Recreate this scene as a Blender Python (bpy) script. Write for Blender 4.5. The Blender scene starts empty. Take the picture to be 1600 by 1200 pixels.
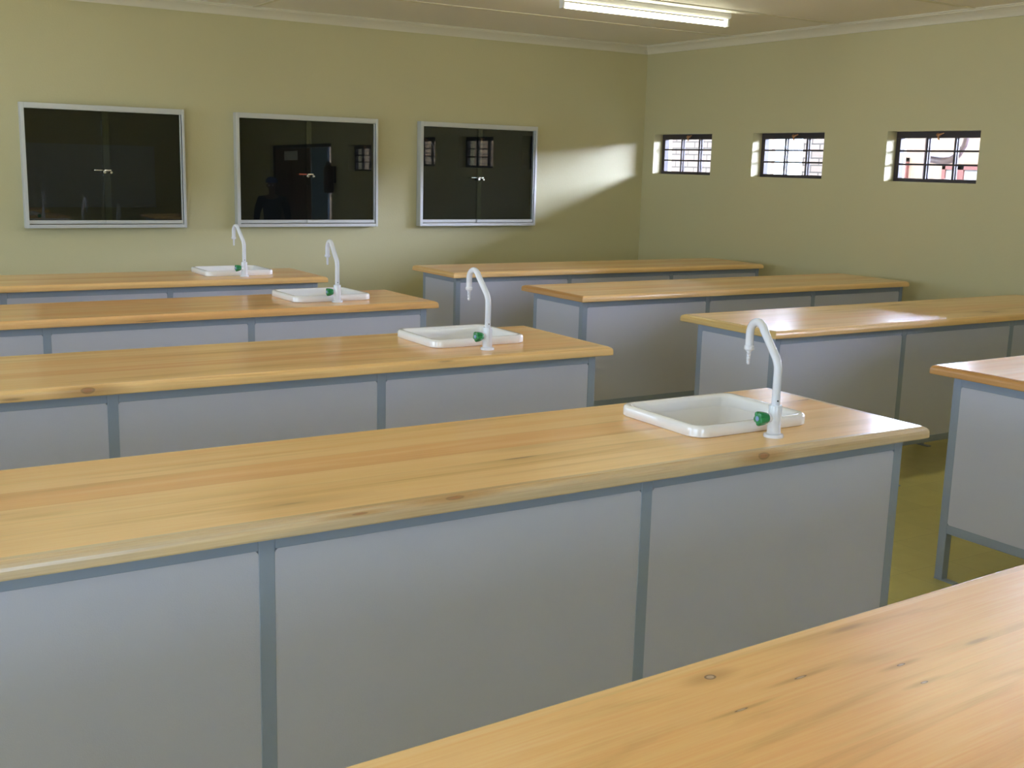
import bpy, bmesh, math, random
from mathutils import Vector, Matrix

S = bpy.context.scene
COL = S.collection
PI = math.pi

# ------------------------------------------------------------------ camera
CAM_H = 1.6566
cam_d = bpy.data.cameras.new('camera')
cam = bpy.data.objects.new('camera', cam_d)
COL.objects.link(cam)
S.camera = cam
cam_d.sensor_width = 36.0
cam_d.lens = 1782.7 / 1600 * 36.0
cam_d.clip_start = 0.02
R_ = Vector((0.84726804, -0.53049143, 0.0267529))
U_ = Vector((0.07771048, 0.17362399, 0.9817412))
F_ = Vector((0.52545024, 0.82971896, -0.1883308))
cam.matrix_world = Matrix(((R_.x, U_.x, -F_.x, 0), (R_.y, U_.y, -F_.y, 0), (R_.z, U_.z, -F_.z, CAM_H), (0, 0, 0, 1)))

# ------------------------------------------------------------------ world, sun, exposure
world = bpy.data.worlds.new('sky')
S.world = world
world.use_nodes = True
wn = world.node_tree.nodes
bg = wn['Background']
bg.inputs['Strength'].default_value = 1.0
def _wm(op, a, b=None, c=None):
    n = wn.new('ShaderNodeMath')
    n.operation = op
    for i, v in enumerate((a, b, c)):
        if v is None:
            continue
        if isinstance(v, (int, float)):
            n.inputs[i].default_value = v
        else:
            world.node_tree.links.new(v, n.inputs[i])
    return n.outputs[0]
def _ws(v, lo, hi):
    n = wn.new('ShaderNodeMapRange')
    n.interpolation_type = 'SMOOTHSTEP'
    n.inputs['From Min'].default_value = lo
    n.inputs['From Max'].default_value = hi
    world.node_tree.links.new(v, n.inputs['Value'])
    return n.outputs['Result']
# blue sky with a glow added low in the east (+x) for window light
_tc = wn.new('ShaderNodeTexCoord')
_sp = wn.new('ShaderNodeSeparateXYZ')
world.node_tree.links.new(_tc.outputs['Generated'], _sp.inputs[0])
_added_glow = _wm('MULTIPLY', _ws(_sp.outputs[0], 0.15, 0.55), _wm('SUBTRACT', 1.0, _ws(_sp.outputs[2], 0.30, 0.55)))
_added_glow = _wm('MULTIPLY', _added_glow, _wm('SUBTRACT', 1.0, _ws(_sp.outputs[1], 0.64, 0.71)))  # added glow cut off towards +y to weaken bench-top reflections
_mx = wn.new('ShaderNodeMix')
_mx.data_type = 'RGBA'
world.node_tree.links.new(_added_glow, _mx.inputs[0])
SKY, ADDED_GLOW = 8.5, 105.0
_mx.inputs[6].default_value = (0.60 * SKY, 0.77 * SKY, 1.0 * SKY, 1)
_mx.inputs[7].default_value = (0.80 * ADDED_GLOW, 0.88 * ADDED_GLOW, 1.25 * ADDED_GLOW, 1)
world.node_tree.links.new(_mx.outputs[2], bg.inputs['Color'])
sun_d = bpy.data.lights.new('sun', 'SUN')
sun_d.energy = 7.0
sun_d.angle = math.radians(1.0)
sun_d.color = (1.0, 0.93, 0.82)
sun = bpy.data.objects.new('sun', sun_d)
COL.objects.link(sun)
sun.rotation_euler = Vector((0.72, 0.30, -0.66)).to_track_quat('-Z', 'Y').to_euler()   # from behind the left wall, high
S.view_settings.view_transform = 'Standard'
S.view_settings.look = 'None'
S.view_settings.exposure = 0.17
S.view_settings.gamma = 1.0
S.view_settings.use_curve_mapping = False
S.cycles.max_bounces = 12
S.cycles.diffuse_bounces = 7
S.cycles.glossy_bounces = 5
S.cycles.transparent_max_bounces = 12
S.cycles.caustics_reflective = False
S.cycles.caustics_refractive = False
S.cycles.sample_clamp_indirect = 6.0
S.cycles.use_denoising = True
TUBE_EMIT = 14.0

# room measures
XL0, XW = -1.25, 7.094          # left and right wall faces
YR, YB = -2.8, 8.930            # rear and back wall faces
ZC = 2.805
WT = 0.23                       # wall thickness

# ------------------------------------------------------------------ helpers
def link(o, parent=None):
    COL.objects.link(o)
    if parent is not None:
        o.parent = parent
    return o

def obj(name, bm, mat=None, parent=None, smooth=False, kind=None):
    me = bpy.data.meshes.new(name)
    bmesh.ops.recalc_face_normals(bm, faces=bm.faces[:])
    bm.to_mesh(me)
    bm.free()
    if mat is not None:
        me.materials.append(mat)
    if smooth:
        for p in me.polygons:
            p.use_smooth = True
    o = bpy.data.objects.new(name, me)
    link(o, parent)
    if kind:
        o['kind'] = kind
    return o

def empty(name, loc=(0, 0, 0), rz=0.0):
    o = bpy.data.objects.new(name, None)
    o.empty_display_size = 0.1
    link(o)
    o.location = loc
    o.rotation_euler = (0, 0, rz)
    return o

def tag(o, label, cat, group=None):
    o['label'] = label
    o['category'] = cat
    if group:
        o['group'] = group
    return o

def box(bm, x0, x1, y0, y1, z0, z1, bev=0.0, seg=2):
    vs = [bm.verts.new(v) for v in ((x0, y0, z0), (x1, y0, z0), (x1, y1, z0), (x0, y1, z0),
                                    (x0, y0, z1), (x1, y0, z1), (x1, y1, z1), (x0, y1, z1))]
    fs = [bm.faces.new([vs[i] for i in f]) for f in ((0, 3, 2, 1), (4, 5, 6, 7), (0, 1, 5, 4), (1, 2, 6, 5), (2, 3, 7, 6), (3, 0, 4, 7))]
    if bev > 0:
        es = list({e for f in fs for e in f.edges})
        bmesh.ops.bevel(bm, geom=es, offset=bev, segments=seg, affect='EDGES', profile=0.5)
    return fs

def bx(x0, x1, y0, y1, z0, z1, bev=0.0, seg=2):
    bm = bmesh.new()
    box(bm, x0, x1, y0, y1, z0, z1, bev, seg)
    return bm

def rrect(cx, cy, hx, hy, r, n=5):
    pts = []
    for (sx, sy, a0) in ((1, -1, -PI / 2), (1, 1, 0), (-1, 1, PI / 2), (-1, -1, PI)):
        for i in range(n + 1):
            a = a0 + PI / 2 * i / n
            pts.append((cx + sx * (hx - r) + r * math.cos(a), cy + sy * (hy - r) + r * math.sin(a)))
    return pts

def loft(bm, loops, cap0=False, cap1=False, closed=True):
    rings = [[bm.verts.new(p) for p in lp] for lp in loops]
    n = len(rings[0])
    for a, b in zip(rings[:-1], rings[1:]):
        for i in range(n if closed else n - 1):
            j = (i + 1) % n
            bm.faces.new((a[i], a[j], b[j], b[i]))
    if cap0:
        bm.faces.new(rings[0][::-1])
    if cap1:
        bm.faces.new(rings[-1])
    return rings

def tube(bm, pts, radii, n=14, cap=True):
    pts = [Vector(p) for p in pts]
    if not hasattr(radii, '__len__'):
        radii = [radii] * len(pts)
    loops = []
    prev = None
    for i, p in enumerate(pts):
        if i == 0:
            t = pts[1] - pts[0]
        elif i == len(pts) - 1:
            t = pts[-1] - pts[-2]
        else:
            t = (pts[i + 1] - p).normalized() + (p - pts[i - 1]).normalized()
        t.normalize()
        if prev is None:
            a = Vector((1, 0, 0)) if abs(t.x) < 0.8 else Vector((0, 1, 0))
            u = a - t * a.dot(t)
        else:
            u = prev - t * prev.dot(t)
        u.normalize()
        prev = u
        v = t.cross(u)
        loops.append([tuple(p + (u * math.cos(2 * PI * k / n) + v * math.sin(2 * PI * k / n)) * radii[i]) for k in range(n)])
    loft(bm, loops, cap, cap)

def lathe(bm, prof, axis='z', c=(0, 0, 0), n=24):
    loops = []
    for r, h in prof:
        lp = []
        for k in range(n):
            a = 2 * PI * k / n
            if axis == 'z':
                lp.append((c[0] + r * math.cos(a), c[1] + r * math.sin(a), c[2] + h))
            elif axis == 'x':
                lp.append((c[0] + h, c[1] + r * math.cos(a), c[2] + r * math.sin(a)))
            else:
                lp.append((c[0] + r * math.cos(a), c[1] + h, c[2] + r * math.sin(a)))
        loops.append(lp)
    loft(bm, loops, True, True)

# ------------------------------------------------------------------ materials
def mat(name, col=(0.5, 0.5, 0.5), rough=0.5, metal=0.0, spec=0.5, bump=0.0, bscale=60, var=0.0, vscale=3.0, coat=0.0):
    m = bpy.data.materials.new(name)
    m.use_nodes = True
    nt = m.node_tree
    b = nt.nodes['Principled BSDF']
    b.inputs['Base Color'].default_value = (*col, 1)
    b.inputs['Roughness'].default_value = rough
    b.inputs['Metallic'].default_value = metal
    b.inputs['Specular IOR Level'].default_value = spec
    b.inputs['Coat Weight'].default_value = coat
    tc = nt.nodes.new('ShaderNodeTexCoord')
    if var > 0:
        nz = nt.nodes.new('ShaderNodeTexNoise')
        nz.inputs['Scale'].default_value = vscale
        nz.inputs['Detail'].default_value = 5
        nt.links.new(tc.outputs['Object'], nz.inputs['Vector'])
        mx = nt.nodes.new('ShaderNodeMix')
        mx.data_type = 'RGBA'
        mx.inputs[6].default_value = (*[c * (1 - var) for c in col], 1)
        mx.inputs[7].default_value = (*[min(1, c * (1 + var)) for c in col], 1)
        nt.links.new(nz.outputs['Fac'], mx.inputs[0])
        nt.links.new(mx.outputs[2], b.inputs['Base Color'])
    if bump > 0:
        nz = nt.nodes.new('ShaderNodeTexNoise')
        nz.inputs['Scale'].default_value = bscale
        nz.inputs['Detail'].default_value = 3
        nt.links.new(tc.outputs['Object'], nz.inputs['Vector'])
        bp = nt.nodes.new('ShaderNodeBump')
        bp.inputs['Strength'].default_value = bump
        bp.inputs['Distance'].default_value = 0.002
        nt.links.new(nz.outputs['Fac'], bp.inputs['Height'])
        nt.links.new(bp.outputs['Normal'], b.inputs['Normal'])
    return m

def math_node(nt, op, a, b=None, c=None):
    n = nt.nodes.new('ShaderNodeMath')
    n.operation = op
    for i, v in enumerate((a, b, c)):
        if v is None:
            continue
        if isinstance(v, (int, float)):
            n.inputs[i].default_value = v
        else:
            nt.links.new(v, n.inputs[i])
    return n.outputs[0]

def mix_col(nt, fac, a, b, mode='MIX'):
    n = nt.nodes.new('ShaderNodeMix')
    n.data_type = 'RGBA'
    n.blend_type = mode
    n.clamp_factor = True
    for sock, v in ((n.inputs[0], fac), (n.inputs[6], a), (n.inputs[7], b)):
        if isinstance(v, (int, float)):
            sock.default_value = v
        elif isinstance(v, tuple):
            sock.default_value = (*v, 1) if len(v) == 3 else v
        else:
            nt.links.new(v, sock)
    return n.outputs[2]

def wood(name, seed=0.0, plank=0.105, ramp=None, knots=(), dots=1.0, axis='x', rough=0.2, streak=1.0, seams=1.0, tone=(1.10, 0.97, 0.83), edge=False):
    """Varnished planks running along an axis of the object. knots: (x, y, length, width) in object coordinates"""
    m = bpy.data.materials.new(name)
    m.use_nodes = True
    nt = m.node_tree
    L = nt.links
    b = nt.nodes['Principled BSDF']
    tc = nt.nodes.new('ShaderNodeTexCoord')
    sp = nt.nodes.new('ShaderNodeSeparateXYZ')
    L.new(tc.outputs['Object'], sp.inputs[0])
    X, Y, Z = sp.outputs
    if axis == 'y':
        X, Y = Y, X
    if edge:
        Y = math_node(nt, 'ADD', Y, Z)      # wrap the figure round the moulding
    yy = math_node(nt, 'DIVIDE', math_node(nt, 'ADD', Y, 10 + seed * 0.37), plank)
    # uneven plank widths
    wob = math_node(nt, 'MULTIPLY', math_node(nt, 'SINE', math_node(nt, 'MULTIPLY', yy, 1.7 + 0.13 * seed)), 0.22)
    yy = math_node(nt, 'ADD', yy, wob)
    pid = math_node(nt, 'FLOOR', yy)
    fr = math_node(nt, 'FRACT', yy)
    wnz = nt.nodes.new('ShaderNodeTexWhiteNoise')
    wnz.noise_dimensions = '1D'
    L.new(math_node(nt, 'ADD', pid, seed * 17.3), wnz.inputs['W'])
    rnd = wnz.outputs['Value']
    def coords(sx, sy, off=0.0):
        cb = nt.nodes.new('ShaderNodeCombineXYZ')
        L.new(math_node(nt, 'MULTIPLY_ADD', X, sx, off + seed), cb.inputs[0])
        L.new(math_node(nt, 'MULTIPLY', Y, sy), cb.inputs[1])
        L.new(math_node(nt, 'MULTIPLY_ADD', rnd, 31.0, math_node(nt, 'MULTIPLY', Z, sy)), cb.inputs[2])
        return cb.outputs[0]
    def noise(v, scale=1.0, detail=4.0, dist=0.0):
        n = nt.nodes.new('ShaderNodeTexNoise')
        n.inputs['Scale'].default_value = scale
        n.inputs['Detail'].default_value = detail
        n.inputs['Distortion'].default_value = dist
        L.new(v, n.inputs['Vector'])
        return n.outputs['Fac']
    g1 = noise(coords(1.1, 20, 3) if seams else coords(1.5, 13, 3), 1.0, 4, 0.4 if seams else 1.1)       # broad figure
    g2 = noise(coords(5.0, 210, 9), 1.0, 3, 0.2)      # fine pores
    g3 = noise(coords(0.45, 6, 5), 1.0, 2)            # patches
    cr = nt.nodes.new('ShaderNodeValToRGB')
    ramp = ramp or [(0.0, (0.70, 0.40, 0.175)), (0.28, (0.78, 0.49, 0.215)), (0.5, (0.76, 0.54, 0.25)), (0.75, (0.83, 0.62, 0.32)), (1.0, (0.74, 0.52, 0.20))]
    el = cr.color_ramp.elements
    while len(el) < len(ramp):
        el.new(0.5)
    for e, (p, c) in zip(el, ramp):
        e.position = p
        e.color = (*[min(1, c[i] * tone[i]) for i in range(3)], 1)
    tonev = math_node(nt, 'ADD', math_node(nt, 'MULTIPLY', rnd, 0.62), math_node(nt, 'MULTIPLY', math_node(nt, 'SUBTRACT', g3, 0.3), 0.95))
    L.new(tonev, cr.inputs['Fac'])
    col = cr.outputs['Color']
    def sstep(v, lo, hi):
        n = nt.nodes.new('ShaderNodeMapRange')
        n.interpolation_type = 'SMOOTHSTEP'
        n.inputs['From Min'].default_value = lo
        n.inputs['From Max'].default_value = hi
        L.new(v, n.inputs['Value'])
        return n.outputs['Result']
    # darker growth bands, greenish streaks, pores
    band = sstep(g1, 0.52, 0.72)
    col = mix_col(nt, math_node(nt, 'MULTIPLY', band, 0.55 * streak), col, (0.52 * tone[0], 0.33 * tone[1], 0.12 * tone[2]))
    band2 = sstep(g1, 0.46, 0.30)
    col = mix_col(nt, math_node(nt, 'MULTIPLY', band2, 0.35 * streak), col, (0.86 * tone[0], 0.68 * tone[1], 0.38 * tone[2]))
    col = mix_col(nt, 0.28, col, g2_col(nt, g2), 'OVERLAY')
    # seams between planks (only some are strong)
    seam = math_node(nt, 'SUBTRACT', 1.0, sstep(fr, 0.0, 0.035))
    seam = math_node(nt, 'MULTIPLY', seam, math_node(nt, 'MULTIPLY_ADD', rnd, 0.5 * seams, 0.08 * seams))
    col = mix_col(nt, seam, col, (0.36, 0.27, 0.10))
    # scattered small dark pins and knots, stretched along the grain
    vo = nt.nodes.new('ShaderNodeTexVoronoi')
    vo.inputs['Scale'].default_value = 1.0
    L.new(coords(1.6, 9.0, 1), vo.inputs['Vector'])
    rsep = nt.nodes.new('ShaderNodeSeparateColor')
    L.new(vo.outputs['Color'], rsep.inputs[0])
    pick = math_node(nt, 'GREATER_THAN', rsep.outputs[0], 0.42)
    sz = math_node(nt, 'MULTIPLY_ADD', rsep.outputs[1], 0.10, 0.05)
    inner = math_node(nt, 'SUBTRACT', 1.0, sstep(math_node(nt, 'DIVIDE', vo.outputs['Distance'], sz), 0.25, 1.0))
    outer = math_node(nt, 'SUBTRACT', 1.0, sstep(math_node(nt, 'DIVIDE', vo.outputs['Distance'], sz), 0.5, 3.6))
    col = mix_col(nt, math_node(nt, 'MULTIPLY', math_node(nt, 'MULTIPLY', outer, pick), 0.42 * dots), col, (0.52, 0.29, 0.09))
    col = mix_col(nt, math_node(nt, 'MULTIPLY', math_node(nt, 'MULTIPLY', inner, pick), 0.75 * dots), col, (0.20, 0.10, 0.045))
    # individual knots
    for kx, ky, kl, kw in knots:
        dx = math_node(nt, 'DIVIDE', math_node(nt, 'SUBTRACT', X, kx), kl)
        dy = math_node(nt, 'DIVIDE', math_node(nt, 'SUBTRACT', Y, ky), kw)
        d = math_node(nt, 'SQRT', math_node(nt, 'ADD', math_node(nt, 'MULTIPLY', dx, dx), math_node(nt, 'MULTIPLY', dy, dy)))
        dx2 = math_node(nt, 'MULTIPLY', dx, 0.45)
        d2 = math_node(nt, 'SQRT', math_node(nt, 'ADD', math_node(nt, 'MULTIPLY', dx2, dx2), math_node(nt, 'MULTIPLY', dy, dy)))
        halo = math_node(nt, 'SUBTRACT', 1.0, sstep(d2, 0.5, 3.2))
        col = mix_col(nt, math_node(nt, 'MULTIPLY', halo, 0.75 if edge else 0.6), col, (0.46, 0.25, 0.08) if edge else (0.50, 0.25, 0.07))
        ring = math_node(nt, 'SUBTRACT', 1.0, sstep(math_node(nt, 'ABSOLUTE', math_node(nt, 'SUBTRACT', d, 0.8)), 0.05, 0.28))
        core = math_node(nt, 'SUBTRACT', 1.0, sstep(d, 0.5, 0.8))
        col = mix_col(nt, math_node(nt, 'MULTIPLY', core, 0.7), col, (0.34, 0.13, 0.05) if edge else (0.46, 0.38, 0.30))
        col = mix_col(nt, math_node(nt, 'MULTIPLY', ring, 0.5 if edge else 0.8), col, (0.16, 0.08, 0.035) if edge else (0.10, 0.055, 0.03))
    L.new(col, b.inputs['Base Color'])
    b.inputs['Roughness'].default_value = 0.42
    b.inputs['Coat Weight'].default_value = 0.65
    b.inputs['Coat Roughness'].default_value = rough * 0.95
    b.inputs['Coat IOR'].default_value = 1.5
    bp = nt.nodes.new('ShaderNodeBump')
    bp.inputs['Strength'].default_value = 0.22
    bp.inputs['Distance'].default_value = 0.0012
    gl = noise(coords(2.0, 26, 2), 1.0, 3)
    L.new(math_node(nt, 'ADD', gl, math_node(nt, 'MULTIPLY', g2, 0.25)), bp.inputs['Height'])
    L.new(bp.outputs['Normal'], b.inputs['Normal'])
    L.new(bp.outputs['Normal'], b.inputs['Coat Normal'])
    return m

def g2_col(nt, fac):
    cr = nt.nodes.new('ShaderNodeValToRGB')
    cr.color_ramp.elements[0].position = 0.3
    cr.color_ramp.elements[0].color = (0.33, 0.33, 0.33, 1)
    cr.color_ramp.elements[1].position = 0.65
    cr.color_ramp.elements[1].color = (0.62, 0.62, 0.62, 1)
    nt.links.new(fac, cr.inputs['Fac'])
    return cr.outputs['Color']

def brick_mat(name, c1, c2, mortar, bw=0.3, bh=0.1, ms=0.01, plane='yz'):
    m = bpy.data.materials.new(name)
    m.use_nodes = True
    nt = m.node_tree
    b = nt.nodes['Principled BSDF']
    tc = nt.nodes.new('ShaderNodeTexCoord')
    sp = nt.nodes.new('ShaderNodeSeparateXYZ')
    nt.links.new(tc.outputs['Object'], sp.inputs[0])
    cb = nt.nodes.new('ShaderNodeCombineXYZ')
    nt.links.new(sp.outputs[1 if plane == 'yz' else 0], cb.inputs[0])
    nt.links.new(sp.outputs[2], cb.inputs[1])
    br = nt.nodes.new('ShaderNodeTexBrick')
    br.inputs['Color1'].default_value = (*c1, 1)
    br.inputs['Color2'].default_value = (*c2, 1)
    br.inputs['Mortar'].default_value = (*mortar, 1)
    br.inputs['Scale'].default_value = 1.0
    br.inputs['Brick Width'].default_value = bw
    br.inputs['Row Height'].default_value = bh
    br.inputs['Mortar Size'].default_value = ms
    nt.links.new(cb.outputs[0], br.inputs['Vector'])
    nt.links.new(br.outputs['Color'], b.inputs['Base Color'])
    b.inputs['Roughness'].default_value = 0.85
    return m

def glass_mat(name, tint=(1, 1, 1), rough=0.0, refl=1.0):
    m = bpy.data.materials.new(name)
    m.use_nodes = True
    nt = m.node_tree
    nt.nodes.remove(nt.nodes['Principled BSDF'])
    out = nt.nodes['Material Output']
    tr = nt.nodes.new('ShaderNodeBsdfTransparent')
    tr.inputs['Color'].default_value = (*tint, 1)
    gl = nt.nodes.new('ShaderNodeBsdfGlossy')
    gl.inputs['Roughness'].default_value = rough
    gl.inputs['Color'].default_value = (refl, refl, refl, 1)
    fr = nt.nodes.new('ShaderNodeFresnel')
    # a thin pane: the same reflectance on the way in and on the way out
    ge = nt.nodes.new('ShaderNodeNewGeometry')
    nt.links.new(math_node(nt, 'MULTIPLY_ADD', ge.outputs['Backfacing'], 1 / 1.5 - 1.5, 1.5), fr.inputs['IOR'])
    mx = nt.nodes.new('ShaderNodeMixShader')
    nt.links.new(fr.outputs[0], mx.inputs[0])
    nt.links.new(tr.outputs[0], mx.inputs[1])
    nt.links.new(gl.outputs[0], mx.inputs[2])
    nt.links.new(mx.outputs[0], out.inputs['Surface'])
    return m

def emit_mat(name, col, strength):
    m = bpy.data.materials.new(name)
    m.use_nodes = True
    b = m.node_tree.nodes['Principled BSDF']
    b.inputs['Base Color'].default_value = (0.9, 0.9, 0.9, 1)
    b.inputs['Emission Color'].default_value = (*col, 1)
    b.inputs['Emission Strength'].default_value = strength
    return m

M_WALL = mat('olive_cream_wall_paint', (0.575, 0.53, 0.315), 0.55, bump=0.35, bscale=90, var=0.03, vscale=1.2)
M_CEIL = mat('beige_ceiling_paint', (0.90, 0.86, 0.81), 0.6, var=0.02, vscale=1.0)
M_CORN = mat('cornice_paint', (0.74, 0.70, 0.58), 0.5)
M_PANEL = mat('grey_panel_laminate', (0.545, 0.555, 0.65), 0.5, bump=0.15, bscale=400, var=0.02, vscale=2.0, spec=0.35)
M_FRAME = mat('blue_grey_steel_paint', (0.29, 0.345, 0.44), 0.4, bump=0.1, bscale=60)
M_PORC = mat('white_glazed_ceramic', (0.88, 0.88, 0.90), 0.08, coat=0.5)
M_TAP = mat('white_epoxy_coating', (0.80, 0.82, 0.90), 0.22, coat=0.4)
M_GREEN = mat('green_plastic', (0.015, 0.24, 0.075), 0.25, coat=0.3)
M_BLUECAP = mat('pale_blue_plastic', (0.25, 0.38, 0.62), 0.3)
M_BLACK = mat('black_hole', (0.01, 0.01, 0.01), 0.6)
M_ALU = mat('brushed_aluminium', (0.62, 0.63, 0.63), 0.38, metal=0.35)
M_FELT = mat('black_felt_lining', (0.010, 0.010, 0.011), 0.95, spec=0.1)
M_CHROME = mat('chrome', (0.75, 0.74, 0.70), 0.18, metal=1.0)
M_RED = mat('red_plastic_sleeve', (0.45, 0.08, 0.04), 0.4)
M_GLASS = glass_mat('clear_glass', (0.97, 0.98, 0.97))
M_CABGLASS = glass_mat('cabinet_glass', (0.90, 0.93, 0.91))
M_BAR = mat('dark_brown_steel', (0.045, 0.035, 0.04), 0.45)
M_COPPER = mat('brass_latch', (0.55, 0.28, 0.14), 0.35, metal=0.8)
M_STRIP = mat('ceiling_strip_paint', (0.76, 0.71, 0.58), 0.5)
M_LAMP = mat('white_enamel', (0.80, 0.80, 0.80), 0.35)
M_TUBE = emit_mat('fluorescent_tube_glow', (1.0, 1.0, 0.72), TUBE_EMIT)
M_BRICK = brick_mat('pale_face_brick', (0.17, 0.13, 0.118), (0.19, 0.145, 0.13), (0.055, 0.047, 0.045))
M_BRICK2 = brick_mat('orange_face_brick', (0.25, 0.165, 0.10), (0.28, 0.18, 0.11), (0.08, 0.06, 0.05))
M_PLASTER = mat('orange_cream_plaster', (0.28, 0.19, 0.145), 0.8)
M_WHITEWALL = mat('white_plaster', (0.26, 0.24, 0.25), 0.8)
M_REDFRAME = mat('red_window_frame', (0.16, 0.05, 0.045), 0.5)
M_PIPE = mat('purple_brown_steel', (0.10, 0.065, 0.08), 0.5)
M_GROUND = mat('pale_concrete_paving', (0.64, 0.60, 0.52), 0.9, var=0.1, vscale=1.5)
M_DOORBROWN = mat('dark_varnished_door', (0.075, 0.028, 0.02), 0.4)
M_DOORBLUE = mat('blue_grey_door', (0.16, 0.25, 0.36), 0.45)
M_ROOF = mat('roof_sheet', (0.30, 0.28, 0.26), 0.6)
M_BOARD = mat('white_board_surface', (0.62, 0.63, 0.64), 0.3)
M_PAPER = mat('paper', (0.75, 0.76, 0.74), 0.7)

def floor_mat():
    m = bpy.data.materials.new('olive_vinyl_floor')
    m.use_nodes = True
    nt = m.node_tree
    b = nt.nodes['Principled BSDF']
    tc = nt.nodes.new('ShaderNodeTexCoord')
    nz = nt.nodes.new('ShaderNodeTexNoise')
    nz.inputs['Scale'].default_value = 9
    nz.inputs['Detail'].default_value = 8
    nt.links.new(tc.outputs['Object'], nz.inputs['Vector'])
    c = mix_col(nt, nz.outputs['Fac'], (0.52, 0.47, 0.16), (0.64, 0.59, 0.23))
    br = nt.nodes.new('ShaderNodeTexBrick')
    br.offset = 0.0
    br.inputs['Scale'].default_value = 1.0
    br.inputs['Brick Width'].default_value = 0.3
    br.inputs['Row Height'].default_value = 0.3
    br.inputs['Mortar Size'].default_value = 0.0015
    br.inputs['Color1'].default_value = (0.93, 0.93, 0.93, 1)
    br.inputs['Color2'].default_value = (1, 1, 1, 1)
    br.inputs['Mortar'].default_value = (0.78, 0.78, 0.78, 1)
    nt.links.new(tc.outputs['Object'], br.inputs['Vector'])
    c = mix_col(nt, 1.0, c, br.outputs['Color'], 'MULTIPLY')
    nt.links.new(c, b.inputs['Base Color'])
    b.inputs['Roughness'].default_value = 0.38
    return m
M_FLOOR = floor_mat()

# ------------------------------------------------------------------ room shell
def wall_with_holes(name, axis, face, thick, a0, a1, z0, z1, holes, m):
    """axis 'x': wall lies at x=face..face+thick, running along y. holes: (a0,a1,z0,z1)"""
    A = sorted({a0, a1, *[h[0] for h in holes], *[h[1] for h in holes]})
    Z = sorted({z0, z1, *[h[2] for h in holes], *[h[3] for h in holes]})
    bm = bmesh.new()
    def solid(i, j):
        if i < 0 or j < 0 or i >= len(A) - 1 or j >= len(Z) - 1:
            return False
        ca, cz = (A[i] + A[i + 1]) / 2, (Z[j] + Z[j + 1]) / 2
        return not any(h[0] < ca < h[1] and h[2] < cz < h[3] for h in holes)
    def P(a, t, z):
        return (t, a, z) if axis == 'x' else (a, t, z)
    def quad(ps):
        bm.faces.new([bm.verts.new(p) for p in ps])
    f0, f1 = face, face + thick
    for i in range(len(A) - 1):
        for j in range(len(Z) - 1):
            if not solid(i, j):
                continue
            a, b_, c, d = A[i], A[i + 1], Z[j], Z[j + 1]
            for t in (f0, f1):
                quad([P(a, t, c), P(b_, t, c), P(b_, t, d), P(a, t, d)])
            for (di, dj, q) in ((-1, 0, ((a, c), (a, d))), (1, 0, ((b_, c), (b_, d))), (0, -1, ((a, c), (b_, c))), (0, 1, ((a, d), (b_, d)))):
                if not solid(i + di, j + dj):
                    (p, q1), (r, s) = q
                    quad([P(p, f0, q1), P(r, f0, s), P(r, f1, s), P(p, f1, q1)])
    bmesh.ops.remove_doubles(bm, verts=bm.verts[:], dist=1e-5)
    return obj(name, bm, m, kind='structure')

WZ0, WZ1 = 1.614, 1.984
RIGHT_WINDOWS = [(7.951, 8.772), (6.615, 7.426), (5.175, 5.985), (3.76, 4.57), (1.83, 2.64)]
LEFT_WINDOWS = [(6.5, 8.75), (2.9, 5.1), (-0.2, 2.0)]
LZ0, LZ1 = 0.90, 2.30
DOOR_Y0, DOOR_Y1, DOOR_Z = -1.42, 1.20, 2.03
obj('floor', bx(XL0 - WT, XW + WT, YR - WT, YB + WT, -0.12, 0.0), M_FLOOR, kind='structure')
obj('ceiling', bx(XL0 - WT, XW + WT, YR - WT, YB + WT, ZC, ZC + 0.08), M_CEIL, kind='structure')
obj('wall_back', bx(XL0 - WT, XW + WT, YB, YB + WT, 0, ZC), M_WALL, kind='structure')
wall_with_holes('wall_right', 'x', XW, WT, YR, YB, 0, ZC,
                [(a, b, WZ0, WZ1) for a, b in RIGHT_WINDOWS] + [(DOOR_Y0, DOOR_Y1, 0, DOOR_Z)], M_WALL)
wall_with_holes('wall_rear', 'y', YR - WT, WT, XL0 - WT, XW + WT, 0, ZC, [(-0.7, 1.6, LZ0, LZ1)], M_WALL)
wall_with_holes('wall_left', 'x', XL0 - WT, WT, YR, YB, 0, ZC, [(a, b, LZ0, LZ1) for a, b in LEFT_WINDOWS], M_WALL)

# cornice all round, one continuous moulding
def cornice():
    prof = [(0.0, 0.075), (0.010, 0.075), (0.012, 0.066), (0.020, 0.052), (0.034, 0.036), (0.050, 0.024), (0.062, 0.018), (0.064, 0.010), (0.075, 0.008), (0.075, 0.0)]
    bm = bmesh.new()
    loops = []
    for out, dz in prof:
        z = ZC - dz
        loops.append([(XL0 + out, YR + out, z), (XW - out, YR + out, z), (XW - out, YB - out, z), (XL0 + out, YB - out, z)])
    loft(bm, loops)
    return obj('trim_1', bm, M_CORN, kind='structure')
cornice()
n = 2
for y in (7.72, 6.50, 5.28, 4.06, 2.84, 1.62, 0.40, -0.82, -2.04):
    obj('trim_%d' % n, bx(XL0, XW, y - 0.017, y + 0.017, ZC - 0.006, ZC, 0.002), M_STRIP, kind='structure')
    n += 1
obj('trim_%d' % n, bx(3.15, 3.18, 7.737, YB - 0.075, ZC - 0.005, ZC, 0.002), M_STRIP, kind='structure')

# skirting along the right, back and rear walls (hidden mostly behind the benches)
obj('baseboard_back', bx(XL0, XW, YB - 0.015, YB, 0, 0.08, 0.003), M_CORN, kind='structure')
obj('baseboard_right', bx(XW - 0.015, XW, DOOR_Y1 + 0.06, YB - 0.015, 0, 0.08, 0.003), M_CORN, kind='structure')

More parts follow.
